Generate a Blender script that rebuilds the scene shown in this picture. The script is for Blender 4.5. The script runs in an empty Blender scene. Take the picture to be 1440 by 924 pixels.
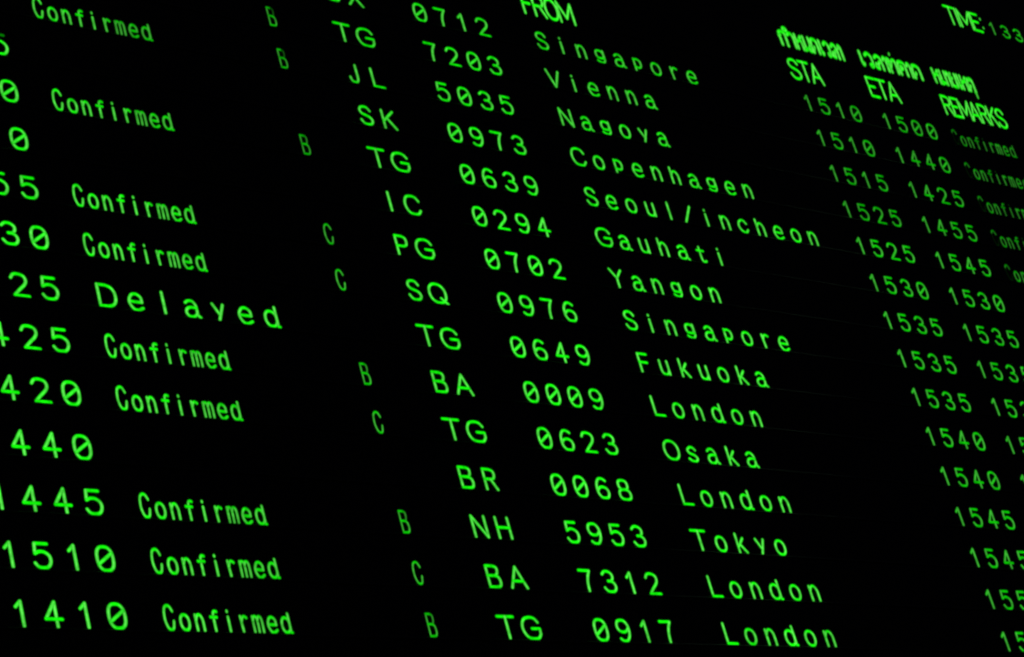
import bpy, math, random
from mathutils import Matrix, Vector

# ------------------------------------------------------------------ camera, world, exposure
scene = bpy.context.scene
COL = scene.collection
cam_data = bpy.data.cameras.new("camera")
cam = bpy.data.objects.new("camera", cam_data)
COL.objects.link(cam)
scene.camera = cam
cam_data.sensor_fit = 'HORIZONTAL'
cam_data.sensor_width = 36.0
cam_data.lens = 3556.18 / 1440.0 * 36.0
cam_data.clip_start = 0.05
cam_data.clip_end = 60.0
RISE = 2.6                       # height of text row 0 above the floor, metres
Rw = Matrix(((0.7510656182929334, -0.09863328664474802, -0.6528184370741292),
             (-0.6090281697268778, -0.48528169406945637, -0.627364619563622),
             (-0.2549218027109162, 0.8687768137828804, -0.4245488456419157)))
cam.matrix_world = Matrix.Translation((-1.93908, -1.863042, -0.875582 + RISE)) @ Rw.to_4x4()

world = bpy.data.worlds.new("World")
scene.world = world
world.use_nodes = True
bg = world.node_tree.nodes['Background']
bg.inputs[0].default_value = (0.55, 0.6, 1.0, 1)      # an unlit hall
bg.inputs[1].default_value = 0.004

scene.view_settings.view_transform = 'Standard'
scene.view_settings.look = 'None'
scene.view_settings.exposure = 0.0
scene.view_settings.gamma = 1.0
scene.view_settings.use_curve_mapping = False
scene.cycles.pixel_filter_type = 'GAUSSIAN'
scene.cycles.filter_width = 2.7
scene.cycles.max_bounces = 4

# faint unseen area light added to put glints on the seams between rows
lamp_data = bpy.data.lights.new("added_glint_light", 'AREA')
lamp_data.shape = 'RECTANGLE'
lamp_data.size = 0.7
lamp_data.size_y = 0.15
lamp_data.energy = 0.3
lamp_data.color = (0.55, 1.0, 0.6)
lamp = bpy.data.objects.new("added_glint_light", lamp_data)
COL.objects.link(lamp)
lamp.location = (4.9, -2.0, RISE + 4.0)
lamp.rotation_euler = (Vector((0.5, 0, RISE + 0.3)) - Vector(lamp.location)).to_track_quat('-Z', 'Y').to_euler()

SU = 0.03456485511558152         # metres per full character cell
SV = 0.06                        # metres per text row
rnd = random.Random(11)


def P(u, v, d=0.0):
    """board coordinates (cells, rows, metres proud of the face) to the world"""
    return (u * SU, -d, v * SV + RISE)


# ------------------------------------------------------------------ materials
def new_mat(name):
    m = bpy.data.materials.new(name)
    m.use_nodes = True
    nt = m.node_tree
    nt.nodes.clear()
    out = nt.nodes.new('ShaderNodeOutputMaterial')
    return m, nt, out


def dark_mat(name, col, rough, bump=0.15, scale=60.0, spec=0.5):
    m, nt, out = new_mat(name)
    b = nt.nodes.new('ShaderNodeBsdfPrincipled')
    n = nt.nodes.new('ShaderNodeTexNoise')
    tc = nt.nodes.new('ShaderNodeTexCoord')
    n.inputs['Scale'].default_value = scale
    n.inputs['Detail'].default_value = 5
    nt.links.new(tc.outputs['Object'], n.inputs['Vector'])
    r = nt.nodes.new('ShaderNodeMapRange')
    r.inputs[3].default_value = rough * 0.75
    r.inputs[4].default_value = rough * 1.3
    nt.links.new(n.outputs['Fac'], r.inputs[0])
    nt.links.new(r.outputs[0], b.inputs['Roughness'])
    mx = nt.nodes.new('ShaderNodeMix')
    mx.data_type = 'RGBA'
    mx.inputs[6].default_value = (*[c * 0.7 for c in col], 1)
    mx.inputs[7].default_value = (*[c * 1.3 for c in col], 1)
    nt.links.new(n.outputs['Fac'], mx.inputs[0])
    nt.links.new(mx.outputs[2], b.inputs['Base Color'])
    bm = nt.nodes.new('ShaderNodeBump')
    bm.inputs['Strength'].default_value = bump
    bm.inputs['Distance'].default_value = 0.001
    nt.links.new(n.outputs['Fac'], bm.inputs['Height'])
    nt.links.new(bm.outputs[0], b.inputs['Normal'])
    b.inputs['Specular IOR Level'].default_value = spec
    nt.links.new(b.outputs[0], out.inputs[0])
    return m


M_PANEL = dark_mat("black_display_glass", (0.008, 0.009, 0.010), 0.045, 0.0)
M_LIP = dark_mat("polished_black_seam", (0.02, 0.02, 0.022), 0.09, 1.0, 22, 1.0)
M_CASE = dark_mat("black_powder_coat", (0.02, 0.02, 0.022), 0.5, 0.4, 300)
M_WALL = dark_mat("charcoal_wall_paint", (0.05, 0.05, 0.055), 0.8, 0.3, 40)
M_FLOOR = dark_mat("dark_terrazzo", (0.06, 0.058, 0.055), 0.35, 0.1, 90)


def glow_mat(name, flat_col, steep_col, strength):
    """The lit strokes of the display. Attribute ink: x = how upright the stroke runs, y = 1 on its
    centre line and 0 at its edge, z = how hard the character is driven."""
    m, nt, out = new_mat(name)
    at = nt.nodes.new('ShaderNodeAttribute')
    at.attribute_name = 'ink'
    sep = nt.nodes.new('ShaderNodeSeparateXYZ')
    nt.links.new(at.outputs['Vector'], sep.inputs[0])
    pw = nt.nodes.new('ShaderNodeMath')
    pw.operation = 'MULTIPLY'
    nt.links.new(sep.outputs[0], pw.inputs[0])
    nt.links.new(sep.outputs[1], pw.inputs[1])
    mx = nt.nodes.new('ShaderNodeMix')
    mx.data_type = 'RGBA'
    mx.inputs[6].default_value = (*flat_col, 1)
    mx.inputs[7].default_value = (*steep_col, 1)
    nt.links.new(pw.outputs[0], mx.inputs[0])
    # phosphor is uneven: fine grain and slower drift
    geo = nt.nodes.new('ShaderNodeNewGeometry')
    n = nt.nodes.new('ShaderNodeTexNoise')
    n.inputs['Scale'].default_value = 150.0
    n.inputs['Detail'].default_value = 3
    nt.links.new(geo.outputs['Position'], n.inputs['Vector'])
    nr = nt.nodes.new('ShaderNodeMapRange')
    nr.inputs[1].default_value = 0.3
    nr.inputs[2].default_value = 0.7
    nr.inputs[3].default_value = 0.62
    nr.inputs[4].default_value = 1.15
    nt.links.new(n.outputs['Fac'], nr.inputs[0])
    er = nt.nodes.new('ShaderNodeMapRange')
    er.inputs[3].default_value = 0.45
    er.inputs[4].default_value = 1.0
    nt.links.new(sep.outputs[1], er.inputs[0])
    m1 = nt.nodes.new('ShaderNodeMath'); m1.operation = 'MULTIPLY'
    m2 = nt.nodes.new('ShaderNodeMath'); m2.operation = 'MULTIPLY'
    m3 = nt.nodes.new('ShaderNodeMath'); m3.operation = 'MULTIPLY'
    nt.links.new(nr.outputs[0], m1.inputs[0]); nt.links.new(er.outputs[0], m1.inputs[1])
    nt.links.new(m1.outputs[0], m2.inputs[0]); nt.links.new(sep.outputs[2], m2.inputs[1])
    nt.links.new(m2.outputs[0], m3.inputs[0]); m3.inputs[1].default_value = strength
    e = nt.nodes.new('ShaderNodeEmission')
    nt.links.new(mx.outputs[2], e.inputs[0])
    nt.links.new(m3.outputs[0], e.inputs[1])
    nt.links.new(e.outputs[0], out.inputs[0])
    return m


M_GLOW = glow_mat("green_lit_characters", (0.006, 1.0, 0.003), (0.12, 0.74, 0.09), 1.27)
M_HEAD = glow_mat("green_lit_headings", (0.008, 0.98, 0.004), (0.11, 0.78, 0.08), 1.2)


# ------------------------------------------------------------------ the stroke alphabet
# x: -1..1 over the glyph's width, y: -1..1 over the capital height.  A stroke is a list of points;
# 'c' first means a smooth curve runs through them.
def ell(cx, cy, rx, ry, a0, a1, n=12):
    out = []
    for i in range(n + 1):
        a = math.radians(a0 + (a1 - a0) * i / n)
        out.append((cx + rx * math.cos(a), cy + ry * math.sin(a)))
    return out


def sup(cx, cy, rx, ry, a0, a1, n=16, e=0.8):
    """rounder-shouldered oval"""
    out = []
    for i in range(n + 1):
        a = math.radians(a0 + (a1 - a0) * i / n)
        c, s = math.cos(a), math.sin(a)
        out.append((cx + rx * math.copysign(abs(c) ** e, c), cy + ry * math.copysign(abs(s) ** e, s)))
    return out


def caps(ch):
    W = {'0': .82, '1': .8, '2': .8, '3': .78, '4': .9, '5': .8, '6': .8, '7': .82, '8': .78, '9': .8}
    g = {
        '0': [sup(0, 0, 1, 1, 0, 360, 24), [(-.86, -.46), (.86, .46)]],
        '1': [[(-.50, .52), (.14, .98), (.14, -1)]],
        '2': [['c', (-.98, .58), (-.62, .92), (0, 1), (.68, .84), (.88, .44), (.60, .02), (-.1, -.46), (-.82, -1)], [(-.82, -1), (1, -1)]],
        '3': [['c', (-.86, .72), (-.35, 1), (.35, .98), (.80, .70), (.74, .30), (.30, .08), (-.12, .06)],
              ['c', (.30, .08), (.80, -.12), (.98, -.5), (.66, -.88), (0, -1), (-.55, -.92), (-.95, -.62)]],
        '4': [[(.28, -1), (.28, 1), (-.98, -.38), (.95, -.38)]],
        '5': [[(.78, 1), (-.72, 1), (-.84, .16)], ['c', (-.84, .16), (-.3, .34), (.35, .30), (.86, 0), (.92, -.46), (.56, -.88), (-.1, -1), (-.66, -.90), (-.98, -.62)]],
        '6': [['c', (.80, .80), (.30, 1), (-.32, .94), (-.80, .5), (-.96, -.05), (-.90, -.55), (-.5, -.93), (.08, -1), (.66, -.88), (.94, -.44), (.72, -.02), (.12, .14), (-.5, .04), (-.90, -.28)]],
        '7': [[(-.92, 1), (.88, 1)], ['c', (.88, 1), (.42, .42), (.14, -.25), (.06, -1)]],
        '8': [sup(0, .52, .80, .48, 0, 360, 18), sup(0, -.48, .98, .52, 0, 360, 20)],
        '9': [['c', (-.80, -.80), (-.30, -1), (.32, -.94), (.80, -.5), (.96, .05), (.90, .55), (.5, .93), (-.08, 1), (-.66, .88), (-.94, .44), (-.72, .02), (-.12, -.14), (.5, -.04), (.90, .28)]],
        'A': [[(-.95, -1), (0, 1), (.95, -1)], [(-.62, -.34), (.62, -.34)]],
        'B': [[(-.85, -1), (-.85, 1), (.25, 1)], ['c', (.25, 1), (.70, .86), (.76, .5), (.52, .18), (.15, .08)], [(.15, .08), (-.85, .08)],
              ['c', (.15, .08), (.72, -.06), (.92, -.48), (.72, -.88), (.15, -1)], [(.15, -1), (-.85, -1)]],
        'C': [['c', (.90, .52), (.55, .90), (0, 1), (-.62, .84), (-.96, .30), (-.96, -.30), (-.62, -.84), (0, -1), (.55, -.90), (.90, -.52)]],
        'D': [[(.0, 1), (-.88, 1), (-.88, -1), (.0, -1)], ['c', (.0, 1), (.56, .82), (.90, .36), (.90, -.36), (.56, -.82), (.0, -1)]],
        'E': [[(.85, 1), (-.85, 1), (-.85, -1), (.88, -1)], [(-.85, .06), (.55, .06)]],
        'F': [[(.85, 1), (-.75, 1), (-.75, -1)], [(-.75, .06), (.62, .06)]],
        'G': [['c', (.88, .56), (.55, .90), (0, 1), (-.64, .82), (-.98, .30), (-.98, -.30), (-.62, -.84), (0, -1), (.60, -.92), (.92, -.55)],
              [(.92, -.55), (.94, -.06), (.05, -.06)]],
        'H': [[(-.82, -1), (-.82, 1)], [(.82, -1), (.82, 1)], [(-.82, .04), (.82, .04)]],
        'I': [[(0, -1), (0, 1)]],
        'J': [['c', (.42, 1), (.42, .2), (.42, -.5), (.20, -.90), (-.25, -1), (-.66, -.84), (-.80, -.48)]],
        'K': [[(-.80, -1), (-.80, 1)], [(.80, 1), (-.80, -.22)], [(-.25, .2), (.90, -1)]],
        'L': [[(-.75, 1), (-.75, -1), (.90, -1)]],
        'M': [[(-.95, -1), (-.95, 1), (0, -.55), (.95, 1), (.95, -1)]],
        'N': [[(-.85, -1), (-.85, 1), (.85, -1), (.85, 1)]],
        'O': [sup(0, 0, .98, 1, 0, 360, 24, .92)],
        'P': [[(-.80, -1), (-.80, 1), (.2, 1)], ['c', (.2, 1), (.72, .84), (.86, .46), (.70, .08), (.2, -.08)], [(.2, -.08), (-.80, -.08)]],
        'Q': [sup(0, 0, .98, 1, 0, 360, 24, .92), [(.30, -.50), (1.0, -1.08)]],
        'R': [[(-.80, -1), (-.80, 1), (.2, 1)], ['c', (.2, 1), (.72, .84), (.84, .50), (.66, .16), (.2, .02)], [(.2, .02), (-.80, .02)], [(.12, .02), (.90, -1)]],
        'S': [['c', (.80, .60), (.45, .92), (-.08, 1), (-.62, .86), (-.84, .50), (-.55, .18), (.05, .02), (.62, -.16), (.90, -.52), (.62, -.88), (0, -1), (-.55, -.90), (-.92, -.56)]],
        'T': [[(-1, 1), (1, 1)], [(0, 1), (0, -1)]],
        'V': [[(-.92, 1), (0, -1), (.92, 1)]],
        'X': [[(-.88, 1), (.92, -1)], [(.85, 1), (-.92, -1)]],
        'Y': [[(-.90, 1), (0, .05), (.90, 1)], [(0, .05), (0, -1)]],
        '/': [[(-.80, -1), (.80, 1)]],
        ':': [[(0, .55), (0, .62)], [(0, -.50), (0, -.43)]],
    }
    return g.get(ch)


def lower(ch, xh, asc):
    h = xh + 1.0
    m = -1 + h / 2

    def Y(t):            # 0..1 over the x-height
        return -1 + h * t
    g = {
        'a': [['c', (-.74, Y(.86)), (-.30, Y(1)), (.28, Y(.99)), (.66, Y(.74)), (.70, Y(.40)), (.76, Y(.12)), (1.06, Y(-.02))],
              ['c', (.68, Y(.58)), (0, Y(.60)), (-.58, Y(.50)), (-.84, Y(.24)), (-.52, Y(.02)), (.10, Y(0)), (.62, Y(.18)), (.72, Y(.40))]],
        'c': [['c', (.80, Y(.76)), (.4, Y(.97)), (-.1, Y(1)), (-.7, Y(.80)), (-.92, Y(.5)), (-.7, Y(.2)), (-.1, Y(0)), (.4, Y(.03)), (.84, Y(.24))]],
        'd': [sup(-.10, m, .84, h / 2, 0, 360, 20, .9), [(.70, asc), (.74, -1), (.98, -1)]],
        'e': [['c', (-.88, Y(.52)), (-.1, Y(.50)), (.80, Y(.50))],
              ['c', (.80, Y(.50)), (.74, Y(.82)), (.2, Y(1)), (-.42, Y(.94)), (-.86, Y(.62)), (-.84, Y(.32)), (-.45, Y(.04)), (.12, Y(-.02)), (.84, Y(.14))]],
        'f': [['c', (.80, asc), (.36, asc + .02), (.06, asc - .16), (.0, Y(.80)), (.0, -1)], [(-.62, Y(.90)), (.66, Y(.90))]],
        'g': [sup(-.06, Y(.66), .74, h * .33, 0, 360, 18), ['c', (.70, Y(1)), (.74, Y(.6)), (.74, Y(.22)), (.40, Y(.0)), (-.2, Y(-.02)), (-.76, Y(.10))],
              [(-.60, Y(.34)), (.70, Y(.34))]],
        'h': [[(-.72, asc), (-.72, -1)], ['c', (-.72, Y(.66)), (-.3, Y(.96)), (.25, Y(1)), (.66, Y(.74)), (.70, Y(.4)), (.70, -1)]],
        'i': [[(0, xh - .08), (0, -1)], [(0, xh + .42), (0, xh + .37)]],
        'k': [[(-.62, asc), (-.62, -1)], [(.60, Y(1)), (-.62, Y(.34))], [(-.20, Y(.58)), (.84, -1)]],
        'l': [[(0, 1 if asc > .8 else asc), (0, -1)]],
        'm': [[(-.94, xh), (-.94, -1)], ['c', (-.94, Y(.76)), (-.66, Y(1)), (-.20, Y(.98)), (0, Y(.70)), (0, -1)], ['c', (0, Y(.76)), (.28, Y(1)), (.74, Y(.98)), (.94, Y(.70)), (.94, -1)]],
        'n': [[(-.74, xh), (-.70, -1)], ['c', (-.72, Y(.66)), (-.3, Y(.98)), (.28, Y(1)), (.66, Y(.74)), (.72, Y(.4)), (.72, -1)]],
        'o': [sup(0, m, .88, h / 2, 0, 360, 20, .92)],
        'p': [[(-.60, xh), (-.60, -1)], ['c', (-.60, Y(.92)), (0, Y(1)), (.58, Y(.88)), (.72, Y(.60)), (.50, Y(.34)), (0, Y(.26)), (-.60, Y(.34))]],
        'r': [[(-.45, xh), (-.30, -1)], ['c', (-.40, Y(.62)), (-.05, Y(.92)), (.35, Y(1)), (.78, Y(.92))]],
        's': [['c', (.74, Y(.82)), (.35, Y(.99)), (-.2, Y(1)), (-.72, Y(.78)), (-.4, Y(.56)), (.35, Y(.45)), (.78, Y(.22)), (.4, Y(.01)), (-.2, Y(0)), (-.80, Y(.16))]],
        't': [['c', (-.12, asc - .15), (-.12, Y(.4)), (.0, Y(.10)), (.34, Y(0)), (.70, Y(.10))], [(-.66, Y(.90)), (.60, Y(.90))]],
        'u': [['c', (-.72, xh), (-.72, Y(.45)), (-.60, Y(.12)), (-.1, Y(0)), (.40, Y(.06)), (.70, Y(.32))], [(.70, xh), (.72, -1)]],
        'y': [[(-.74, Y(1)), (.02, Y(.38))], [(.76, Y(1)), (-.10, -1)]],
    }
    return g.get(ch)


THAI = {  # x -1..1, y -1..1 over the consonant height
    'gor': [['c', (-.70, -1), (-.72, .0), (-.86, .30), (-.50, .45), (-.78, .70), (-.1, 1), (.62, .80), (.76, .2), (.76, -1)]],
    'am': [ell(-.9, 1.42, .40, .22, 0, 360, 10), ['c', (-.70, .70), (-.1, 1), (.60, .80), (.76, .2), (.76, -1)]],
    'hor': [[(-.70, 1), (-.70, -1)], ['c', (-.70, -.1), (.3, .5), (.75, .9)], ['c', (.2, .35), (.66, .1), (.76, -1)]],
    'nor': [[(-.62, 1), (-.62, -.8), (-.8, -1)], ['c', (-.62, -.9), (.3, -.6), (.76, .0), (.76, 1)], ell(.55, -.8, .28, .2, 0, 360, 8)],
    'dor': [['c', (-.2, -.2), (-.5, -.55), (-.75, -1), (-.86, 0), (-.6, .8), (.0, 1), (.62, .8), (.78, .2), (.78, -1)]],
    'e': [['c', (-.1, 1), (-.1, .1), (-.1, -.7), (.2, -1), (.5, -.75), (.1, -.6)]],
    'wor': [['c', (-.60, .62), (0, 1), (.6, .7), (.72, .1), (.66, -.7), (.3, -1), (.1, -.75), (.5, -.6)]],
    'lor': [['c', (-.5, -.3), (-.75, -.8), (-.2, -.95), (-.1, -.4), (.3, .1), (.72, -.1), (.76, -1)], ['c', (-.60, .62), (0, 1), (.6, .7), (.76, .1), (.76, -1)]],
    'aa': [['c', (-.60, .60), (-.1, 1), (.46, .8), (.58, .2), (.58, -1)]],
    'thor': [[(-.80, 1), (-.66, -1)], ['c', (-.66, -.4), (.1, .8), (.62, .9), (.78, .2), (.78, -1)], ell(-.75, .75, .25, .22, 0, 360, 8)],
    'ii': [[(.1, 1.75), (.2, 1.95)]],
    'khor': [['c', (-.2, -.1), (-.5, -.4), (-.62, -1), (-.82, 0), (-.6, .8), (0, 1), (.6, .8), (.78, .2), (.78, -1)], ell(-.1, .1, .22, .22, 0, 360, 8)],
    'mor': [[(-.62, 1), (-.62, -.8)], ell(-.7, -.8, .25, .2, 0, 360, 8), [(-.62, -.7), (.76, -.95), (.76, 1)]],
    'yor': [['c', (-.5, 1), (-.8, .6), (-.3, .35), (-.66, .1), (-.66, -.8), (0, -1), (.76, -.9)], [(.76, -.9), (.76, 1)]],
    'tor': [['c', (-.2, -.2), (-.5, -.55), (-.75, -1), (-.86, 0), (-.6, .8), (-.1, .7), (.1, .95), (.62, .8), (.78, .2), (.78, -1)]],
    'u_low': [['c', (.55, -1.15), (.80, -1.3), (.80, -1.95)]],
}


def polyline(s):
    if s and s[0] == 'c':
        p = s[1:]
        q = [(2 * p[0][0] - p[1][0], 2 * p[0][1] - p[1][1])] + list(p) + [(2 * p[-1][0] - p[-2][0], 2 * p[-1][1] - p[-2][1])]
        out = []
        for i in range(1, len(q) - 2):
            p0, p1, p2, p3 = q[i - 1], q[i], q[i + 1], q[i + 2]
            n = 4
            for k in range(n):
                t = k / n
                out.append(tuple(0.5 * (2 * p1[j] + (p2[j] - p0[j]) * t + (2 * p0[j] - 5 * p1[j] + 4 * p2[j] - p3[j]) * t * t
                                        + (-p0[j] + 3 * p1[j] - 3 * p2[j] + p3[j]) * t ** 3) for j in (0, 1)))
        out.append(tuple(p[-1]))
        return out
    return [tuple(x) for x in s]


class Ink:
    """collects strokes (metres on the board face) and builds one mesh: ribbons with rounded ends"""
    def __init__(self):
        self.v, self.f, self.a = [], [], []
        self.layer = 0

    def stroke(self, pts, rad, gain, squash=1.0):
        # squash: pen is narrower across u for half-width characters
        self.layer += 1
        d = 0.00035 + 0.000012 * (self.layer % 12)
        # work in a space where the pen is round
        p = [Vector((x / squash, y)) for x, y in pts]
        q = [p[0]]
        for x in p[1:]:
            if (x - q[-1]).length > 1e-5:
                q.append(x)
        closed = len(q) > 4 and (q[0] - q[-1]).length < 1e-4
        if closed:
            q = q[:-1]
        if len(q) < 2:
            return
        n = len(q)
        # split at sharp corners so that the ribbon does not fold
        if not closed:
            for i in range(1, n - 1):
                a = (q[i] - q[i - 1]).normalized()
                b = (q[i + 1] - q[i]).normalized()
                if a.dot(b) < 0.55:
                    self.stroke([(x.x * squash, x.y) for x in q[:i + 1]], rad, gain, squash)
                    self.stroke([(x.x * squash, x.y) for x in q[i:]], rad, gain, squash)
                    return
        lanes = (-1.0, -0.5, 0.0, 0.5, 1.0)
        core = (0.0, 0.8, 1.0, 0.8, 0.0)
        base = len(self.v)

        def put(pt, c, st):
            self.v.append((pt.x * squash, -d, pt.y))
            self.a.append((st, c, gain))
            return len(self.v) - 1
        rows = []
        for i in range(n):
            if closed:
                a = (q[i] - q[i - 1]).normalized()
                b = (q[(i + 1) % n] - q[i]).normalized()
            else:
                a = (q[i] - q[i - 1]).normalized() if i else (q[1] - q[0]).normalized()
                b = (q[i + 1] - q[i]).normalized() if i < n - 1 else a
            t = (a + b).normalized()
            nn = Vector((-t.y, t.x))
            st = min(1.0, max(0.0, (abs(t.y) - 0.35) / 0.6)) ** 1.3
            k = 1.0 / max(0.6, abs(nn.dot(Vector((-a.y, a.x)))))
            rows.append(([put(q[i] + nn * (rad * l * k), c, st) for l, c in zip(lanes, core)], t, nn, st))
        m = n if closed else n - 1
        for i in range(m):
            r0, r1 = rows[i][0], rows[(i + 1) % n][0]
            for j in range(4):
                self.f.append((r0[j], r1[j], r1[j + 1], r0[j + 1]))
        if not closed:
            for idx, sg in ((0, -1), (n - 1, 1)):
                r, t, nn, st = rows[idx]
                c = q[idx]
                ring = []
                for k in range(1, 6):
                    a = math.pi * k / 6
                    off = nn * (-math.cos(a)) * rad + t * (sg * math.sin(a)) * rad
                    ring.append(put(c + off, 0.0, st))
                ring = [r[0]] + ring + [r[4]]
                inner = [r[1], r[2], r[3]]
                mid = []
                for k in range(7):
                    a = math.pi * k / 6
                    mid.append(put(c + (nn * (-math.cos(a)) + t * (sg * math.sin(a))) * rad * .5, .8, st))
                for k in range(6):
                    fa = (ring[k], ring[k + 1], mid[k + 1], mid[k])
                    fb = (mid[k], mid[k + 1], r[2])
                    if sg < 0:
                        fa, fb = fa[::-1], fb[::-1]
                    self.f.append(fa)
                    self.f.append(fb)

    def glyph(self, strokes, cu, cv, hw, hh, rad, gain, squash=1.0, slant=0.0, fade=None):
        for si, s in enumerate(strokes):
            gs = gain if fade is None else gain * fade[min(si, len(fade) - 1)]
            pl = polyline(s)
            pts = [((cu + x * hw + slant * y) * SU, (cv + y * hh) * SV) for x, y in pl]
            self.stroke(pts, rad, gs, squash)

    def build(self, name, mat, parent, label=None):
        xs = [v[0] for v in self.v]
        zs = [v[2] for v in self.v]
        ox, oz = (min(xs) + max(xs)) / 2, (min(zs) + max(zs)) / 2
        me = bpy.data.meshes.new(name)
        me.from_pydata([(x - ox, y, z - oz) for x, y, z in self.v], [], self.f)
        at = me.attributes.new('ink', 'FLOAT_VECTOR', 'POINT')
        for i, a in enumerate(self.a):
            at.data[i].vector = a
        me.materials.append(mat)
        o = bpy.data.objects.new(name, me)
        COL.objects.link(o)
        o.parent = parent
        pl = parent_origin[parent.name]
        o.location = (ox - pl[0], -pl[1], oz + RISE - pl[2])
        if label:
            o['label'] = label
        return o


PEN = 0.00180
parent_origin = {}


HALF_C = [['c', (.90, .56), (.45, .93), (-.05, 1), (-.62, .84), (-.90, .48)], ['c', (-.90, .48), (-.98, .0), (-.90, -.40), (-.55, -.86), (0, -1), (.55, -.86), (.88, -.30)]]


def word_empty(name, u, v, label):
    """a word on the board: an Empty at its first character that parents the characters"""
    e = bpy.data.objects.new(name, None)
    COL.objects.link(e)
    e.parent = board
    org = P(u, v)
    e.location = (org[0] - BO[0], org[1] - BO[1], org[2] - BO[2])
    parent_origin[e.name] = org
    e['label'] = label
    return e


def char_name(ch):
    return 'digit' if ch.isdigit() else 'slash_mark' if ch == '/' else 'colon_mark' if ch == ':' else 'letter'


def text(par, s, u0, v, gain=1.0, half=False, wob=0.06, fades=None):
    """u0 = centre of the first cell"""
    pitch = 0.5 if half else 1.0
    for i, ch in enumerate(s):
        if ch == ' ':
            continue
        ink = Ink()
        g = gain * (1 + rnd.uniform(-wob, wob))
        cu = u0 + i * pitch
        k = 0.5 if half else 1.0
        fd = (fades or {}).get(ch)
        low = lower(ch, .28 if half else .50, .62 if half else .92)
        if low:
            hw = .26 * k * (1.26 if half else 1.0)
            ink.glyph(low, cu, v, hw, .210, PEN, g, .80 if half else 1.0, fade=fd)
        else:
            st = HALF_C if half and ch == 'C' else caps(ch)
            hw = {'G': .36, 'O': .35, 'Q': .36, 'C': .33, 'D': .32, 'A': .34, 'T': .33, 'N': .31, 'H': .31, 'K': .30, 'M': .33,
                  'V': .33, 'Y': .31, 'X': .32}.get(ch, .27 if not ch.isdigit() else .26) * k
            if half:
                hw = {'C': .155, 'B': .15}.get(ch, .16)
            ink.glyph(st, cu, v, hw, .210, PEN * (.8 if par.name.startswith('gate') else 1), g, .72 if half else 1.0, fade=fd)
        ink.build(char_name(ch), M_GLOW, par)


# ------------------------------------------------------------------ helpers for solid parts
def box(name, x0, x1, y0, y1, z0, z1, mat, parent=None, bevel=0.0):
    import bmesh
    bm = bmesh.new()
    cx, cy, cz = (x0 + x1) / 2, (y0 + y1) / 2, (z0 + z1) / 2
    bmesh.ops.create_cube(bm, size=1)
    for v in bm.verts:
        v.co = Vector((v.co.x * (x1 - x0), v.co.y * (y1 - y0), v.co.z * (z1 - z0)))
    if bevel:
        bmesh.ops.bevel(bm, geom=bm.edges[:], offset=bevel, segments=2, affect='EDGES')
    me = bpy.data.meshes.new(name)
    bm.to_mesh(me)
    bm.free()
    me.materials.append(mat)
    o = bpy.data.objects.new(name, me)
    COL.objects.link(o)
    if parent:
        o.parent = parent
        pl = parent_origin[parent.name]
        o.location = (cx - pl[0], cy - pl[1], cz - pl[2])
    else:
        o.location = (cx, cy, cz)
    return o


U0, U1 = -31.0, 46.0             # the board's ends in cells
V0, V1 = -3.28, 19.72            # and in rows

# ------------------------------------------------------------------ setting
w = box("wall", -9, 9, 0.16, 0.36, 0, 8.0, M_WALL)
w['kind'] = 'structure'
f = box("floor", -9, 9, -9, 0.36, -0.2, 0, M_FLOOR)
f['kind'] = 'structure'

# ------------------------------------------------------------------ the board
board = bpy.data.objects.new("flight_information_board", None)
COL.objects.link(board)
BO = ((U0 + U1) / 2 * SU, 0.15, V0 * SV + RISE)
board.location = BO
parent_origin[board.name] = BO
board['label'] = "large black airport arrivals board with rows of glowing green flight numbers, cities and times"
board['category'] = "display board"

X0, X1 = U0 * SU, U1 * SU
Z0, Z1 = V0 * SV + RISE, V1 * SV + RISE
box("back_case", X0 - .02, X1 + .02, 0.014, 0.155, Z0 - .02, Z1 + .02, M_CASE, board, .004)
box("case_rail", X0 - .06, X1 + .06, -0.022, 0.15, Z1 + .022, Z1 + .075, M_CASE, board, .005)
box("case_rail", X0 - .06, X1 + .06, -0.022, 0.15, Z0 - .075, Z0 - .022, M_CASE, board, .005)
box("case_stile", X0 - .075, X0 - .022, -0.020, 0.15, Z0 - .020, Z1 + .020, M_CASE, board, .005)
box("case_stile", X1 + .022, X1 + .075, -0.020, 0.15, Z0 - .020, Z1 + .020, M_CASE, board, .005)

# one long row panel: flat glass face with a small rounded lip along its lower edge
LIP = 0.0014


def panel_mesh(h):
    prof = [(0.012, -h / 2 + .0003), (LIP * .0, -h / 2 + .0003)]
    n = 6
    r = LIP
    for i in range(n + 1):
        a = -math.pi / 2 + math.pi * i / n
        prof.append((-r * math.cos(a), -h / 2 + .0003 + r + r * math.sin(a)))
    prof += [(0.0, h / 2 - .0006), (0.0005, h / 2 - .0003), (0.012, h / 2 - .0003)]
    vs, fs = [], []
    nseg = 24
    for k in range(nseg + 1):
        x = X0 + (X1 - X0) * k / nseg - (X0 + X1) / 2
        for (y, z) in prof:
            vs.append((x, y, z))
    m = len(prof)
    for k in range(nseg):
        for i in range(m):
            j = (i + 1) % m
            a, b, c, d = k * m + i, (k + 1) * m + i, (k + 1) * m + j, k * m + j
            fs.append((a, d, c, b))
    fs.append(tuple(range(m)))
    fs.append(tuple(nseg * m + i for i in range(m))[::-1])
    me = bpy.data.meshes.new("row_panel")
    me.from_pydata(vs, [], fs)
    me.update()
    me.materials.append(M_PANEL)
    me.materials.append(M_LIP)
    for p in me.polygons:
        p.use_smooth = False
        zc_ = sum(me.vertices[i].co.z for i in p.vertices) / len(p.vertices)
        if len(p.vertices) == 4 and zc_ < -h / 2 + .0003 + 2 * LIP:
            p.material_index = 1
            p.use_smooth = min(me.vertices[i].co.y for i in p.vertices) < -1e-6
    return me


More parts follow.
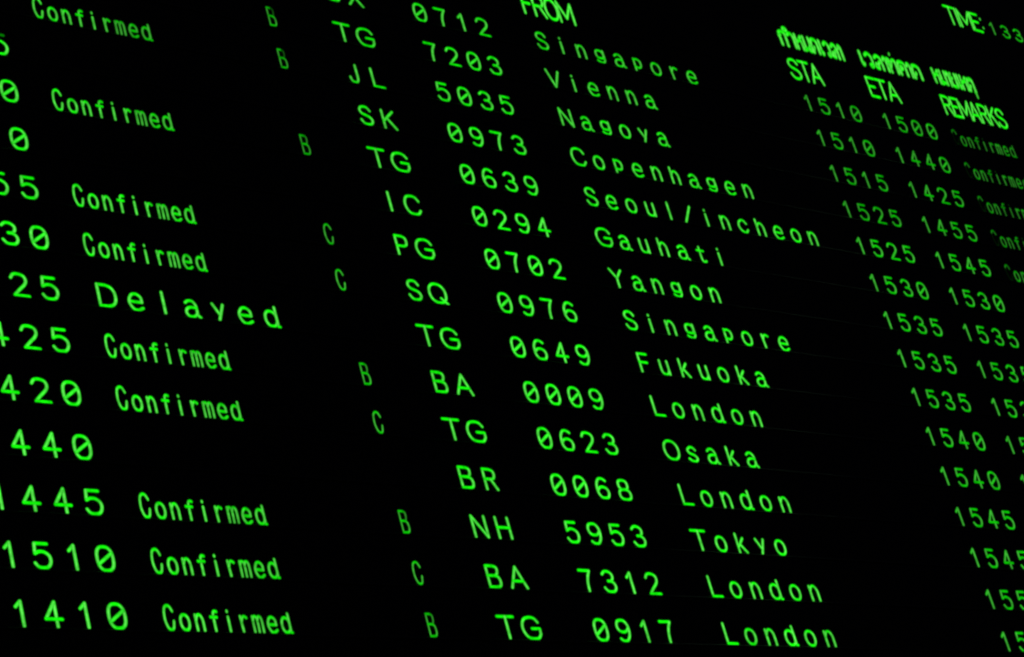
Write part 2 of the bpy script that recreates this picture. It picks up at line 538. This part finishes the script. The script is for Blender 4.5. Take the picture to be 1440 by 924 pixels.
pm = panel_mesh(SV)
panels = {}
for k in range(-3, 15):
    o = bpy.data.objects.new("row_panel", pm)
    COL.objects.link(o)
    o.parent = board
    zc = (k + 0.22) * SV + RISE
    org = ((X0 + X1) / 2, 0.0, zc)
    o.location = (org[0] - BO[0], org[1] - BO[1], org[2] - BO[2])
    parent_origin[o.name] = org
    panels[k] = o

h0, h1 = (14.72) * SV + RISE + .0004, V1 * SV + RISE
box("heading_panel", X0, X1, 0.0, 0.012, h0, h1, M_PANEL, board, .0008)

# ------------------------------------------------------------------ the flights
ROWS = {
    14: ("", "", "", "CX", "0712", "Singapore", "1510", "1500", "Confirmed"),
    13: ("", "", "B", "TG", "7203", "Vienna", "1510", "1440", "Confirmed"),
    12: ("", "Confirmed", "B", "JL", "5035", "Nagoya", "1515", "1425", "Confirmed"),
    11: ("   5", "", "", "SK", "0973", "Copenhagen", "1525", "1455", "Confirmed"),
    10: ("   0", "Confirmed", "B", "TG", "0639", "Seoul/incheon", "1525", "1545", "Confirmed"),
    9: ("   0", "", "", "IC", "0294", "Gauhati", "1530", "1530", ""),
    8: ("  55", "Confirmed", "C", "PG", "0702", "Yangon", "1535", "1535", ""),
    7: ("  30", "Confirmed", "C", "SQ", "0976", "Singapore", "1535", "1535", ""),
    6: (" 425", "Delayed", "", "TG", "0649", "Fukuoka", "1535", "153", ""),
    5: ("1425", "Confirmed", "B", "BA", "0009", "London", "1540", "15", ""),
    4: ("1420", "Confirmed", "C", "TG", "0623", "Osaka", "1540", "1", ""),
    3: ("1440", "", "", "BR", "0068", "London", "1545", "", ""),
    2: ("1445", "Confirmed", "B", "NH", "5953", "Tokyo", "1545", "", ""),
    1: ("1510", "Confirmed", "C", "BA", "7312", "London", "155", "", ""),
    0: ("1410", "Confirmed", "B", "TG", "0917", "London", "15", "", ""),
}
for r, (t, c, b, a, fl, d, s, e, rm) in ROWS.items():
    top = 1.0 - 0.36 * max(0, r - 8) / 6.0        # rows higher up the board are driven a little weaker
    low = 0.9 if r == 0 else 1.0

    def word(name, txt, u0, gain, half=False, wob=.06, fades=None):
        if not txt.strip():
            return
        kind = {'estimated_time': 'estimated time', 'scheduled_time': 'scheduled time', 'city_name': 'city name', 'flight_number': 'flight number',
                'airline_code': 'airline code', 'gate_letter': 'letter', 'flight_status': 'status word', 'arrival_time': 'time'}[name]
        e = word_empty(name, u0 + (len(txt) - len(txt.lstrip())), r, "glowing green %s %s" % (kind, txt.strip()))
        text(e, txt, u0, r, gain, half, wob, fades)
    word('arrival_time', t, -21.215, 0.9 if r >= 8 else 1.0, False, .06, {'5': [.2, 1]} if r == 11 else None)
    if c == 'Delayed':
        word('flight_status', c, -16.27, .95)
    else:
        word('flight_status', c, -16.512, .92 * top, True, .06, {'m': [.72 * top], 'e': [.8 * top], 'd': [.82 * top], 'r': [.9]})
    word('gate_letter', b, -7.051, .54 if r < 8 else .42, True, .06, {'B': [.9, .2, .8, 1, 1]} if r >= 12 else {'B': [.9, .6, 1]})
    word('airline_code', a, -3.99, .92 * (top + .05))
    word('flight_number', fl, 0.0, .97 * (top + .08))
    word('city_name', d, 5.94, .95 * (top + .05), False, .05 if r else .25)
    word('scheduled_time', s, 20.84, .54 if r < 11 else .38)
    word('estimated_time', e, 25.83, .52 if r < 11 else .42)
    word('flight_status', rm, 30.46, .26, True, .15, {'C': [.7, .03], 'i': [.9, .1], 'f': [.9], 'd': [.8]})


# ------------------------------------------------------------------ column headings, tightly set
def heading(txt, u_left, u_right, v, hh, gain=1.1, rad=.0025, label=None, name='column_heading'):
    W = {'I': .25, 'T': .9, 'M': 1.2, 'E': .85, ':': .3, 'F': .85}
    ws = [W.get(ch, 1.0) for ch in txt]
    k = (u_right - u_left) / sum(ws)
    e = word_empty(name, u_left, v, label)
    x = u_left
    for i, (ch, w_) in enumerate(zip(txt, ws)):
        cu = x + w_ * k / 2
        ink = Ink()
        ink.layer = (i * 4) % 12
        ink.glyph(caps(ch), cu, v, w_ * k * (.47 if ch != ':' else .4), hh, rad, gain * (.6 if ch == ':' else 1), .8)
        ink.build(char_name(ch), M_HEAD, e)
        x += w_ * k


heading("FROM", 5.45, 8.15, 14.97, .27, label="glowing green heading FROM")
heading("STA", 20.40, 22.42, 14.97, .28, label="glowing green heading STA")
heading("ETA", 25.42, 27.45, 15.00, .28, label="glowing green heading ETA")
heading("REMARKS", 30.45, 34.92, 15.00, .28, label="glowing green heading REMARKS")
heading("TIME:", 33.55, 36.30, 18.22, .28, label="glowing green word TIME with a colon", name='clock_heading')
e = word_empty('clock_time', 36.93, 18.17, "dim green clock digits 133")
for i, ch in enumerate("133"):
    ink = Ink()
    ink.glyph(caps(ch), 36.93 + i * .96, 18.17, .25, .185, PEN, .36 + .05 * i, 1.0)
    ink.build('digit', M_GLOW, e)


def thai(names, u_left, u_right, v, hh, label):
    adv = [0 if n in ('ii', 'u_low') else .55 if n in ('e', 'aa') else 1.0 for n in names]
    k = (u_right - u_left) / sum(adv)
    e = word_empty('column_heading', u_left, v, label)
    x = u_left
    last = x
    for n, a in zip(names, adv):
        ink = Ink()
        ink.layer = names.index(n) * 5
        if a:
            last = x + a * k / 2
            ink.glyph(THAI[n], last, v, a * k * .50, hh, .0036, 1.0, .8)
            x += a * k
        else:
            ink.glyph(THAI[n], last, v, k * .46, hh, .0026, .7, .8)
        ink.build('thai_character', M_HEAD, e)


thai(['gor', 'am', 'hor', 'nor', 'dor', 'e', 'wor', 'lor', 'aa'], 20.50, 24.50, 15.88, .20, "glowing green Thai heading above STA")
thai(['e', 'wor', 'lor', 'aa', 'thor', 'ii', 'khor', 'aa', 'dor'], 25.55, 29.75, 15.88, .20, "glowing green Thai heading above ETA")
thai(['hor', 'mor', 'aa', 'yor', 'e', 'hor', 'tor', 'u_low'], 30.60, 33.50, 15.92, .20, "glowing green Thai heading above REMARKS")
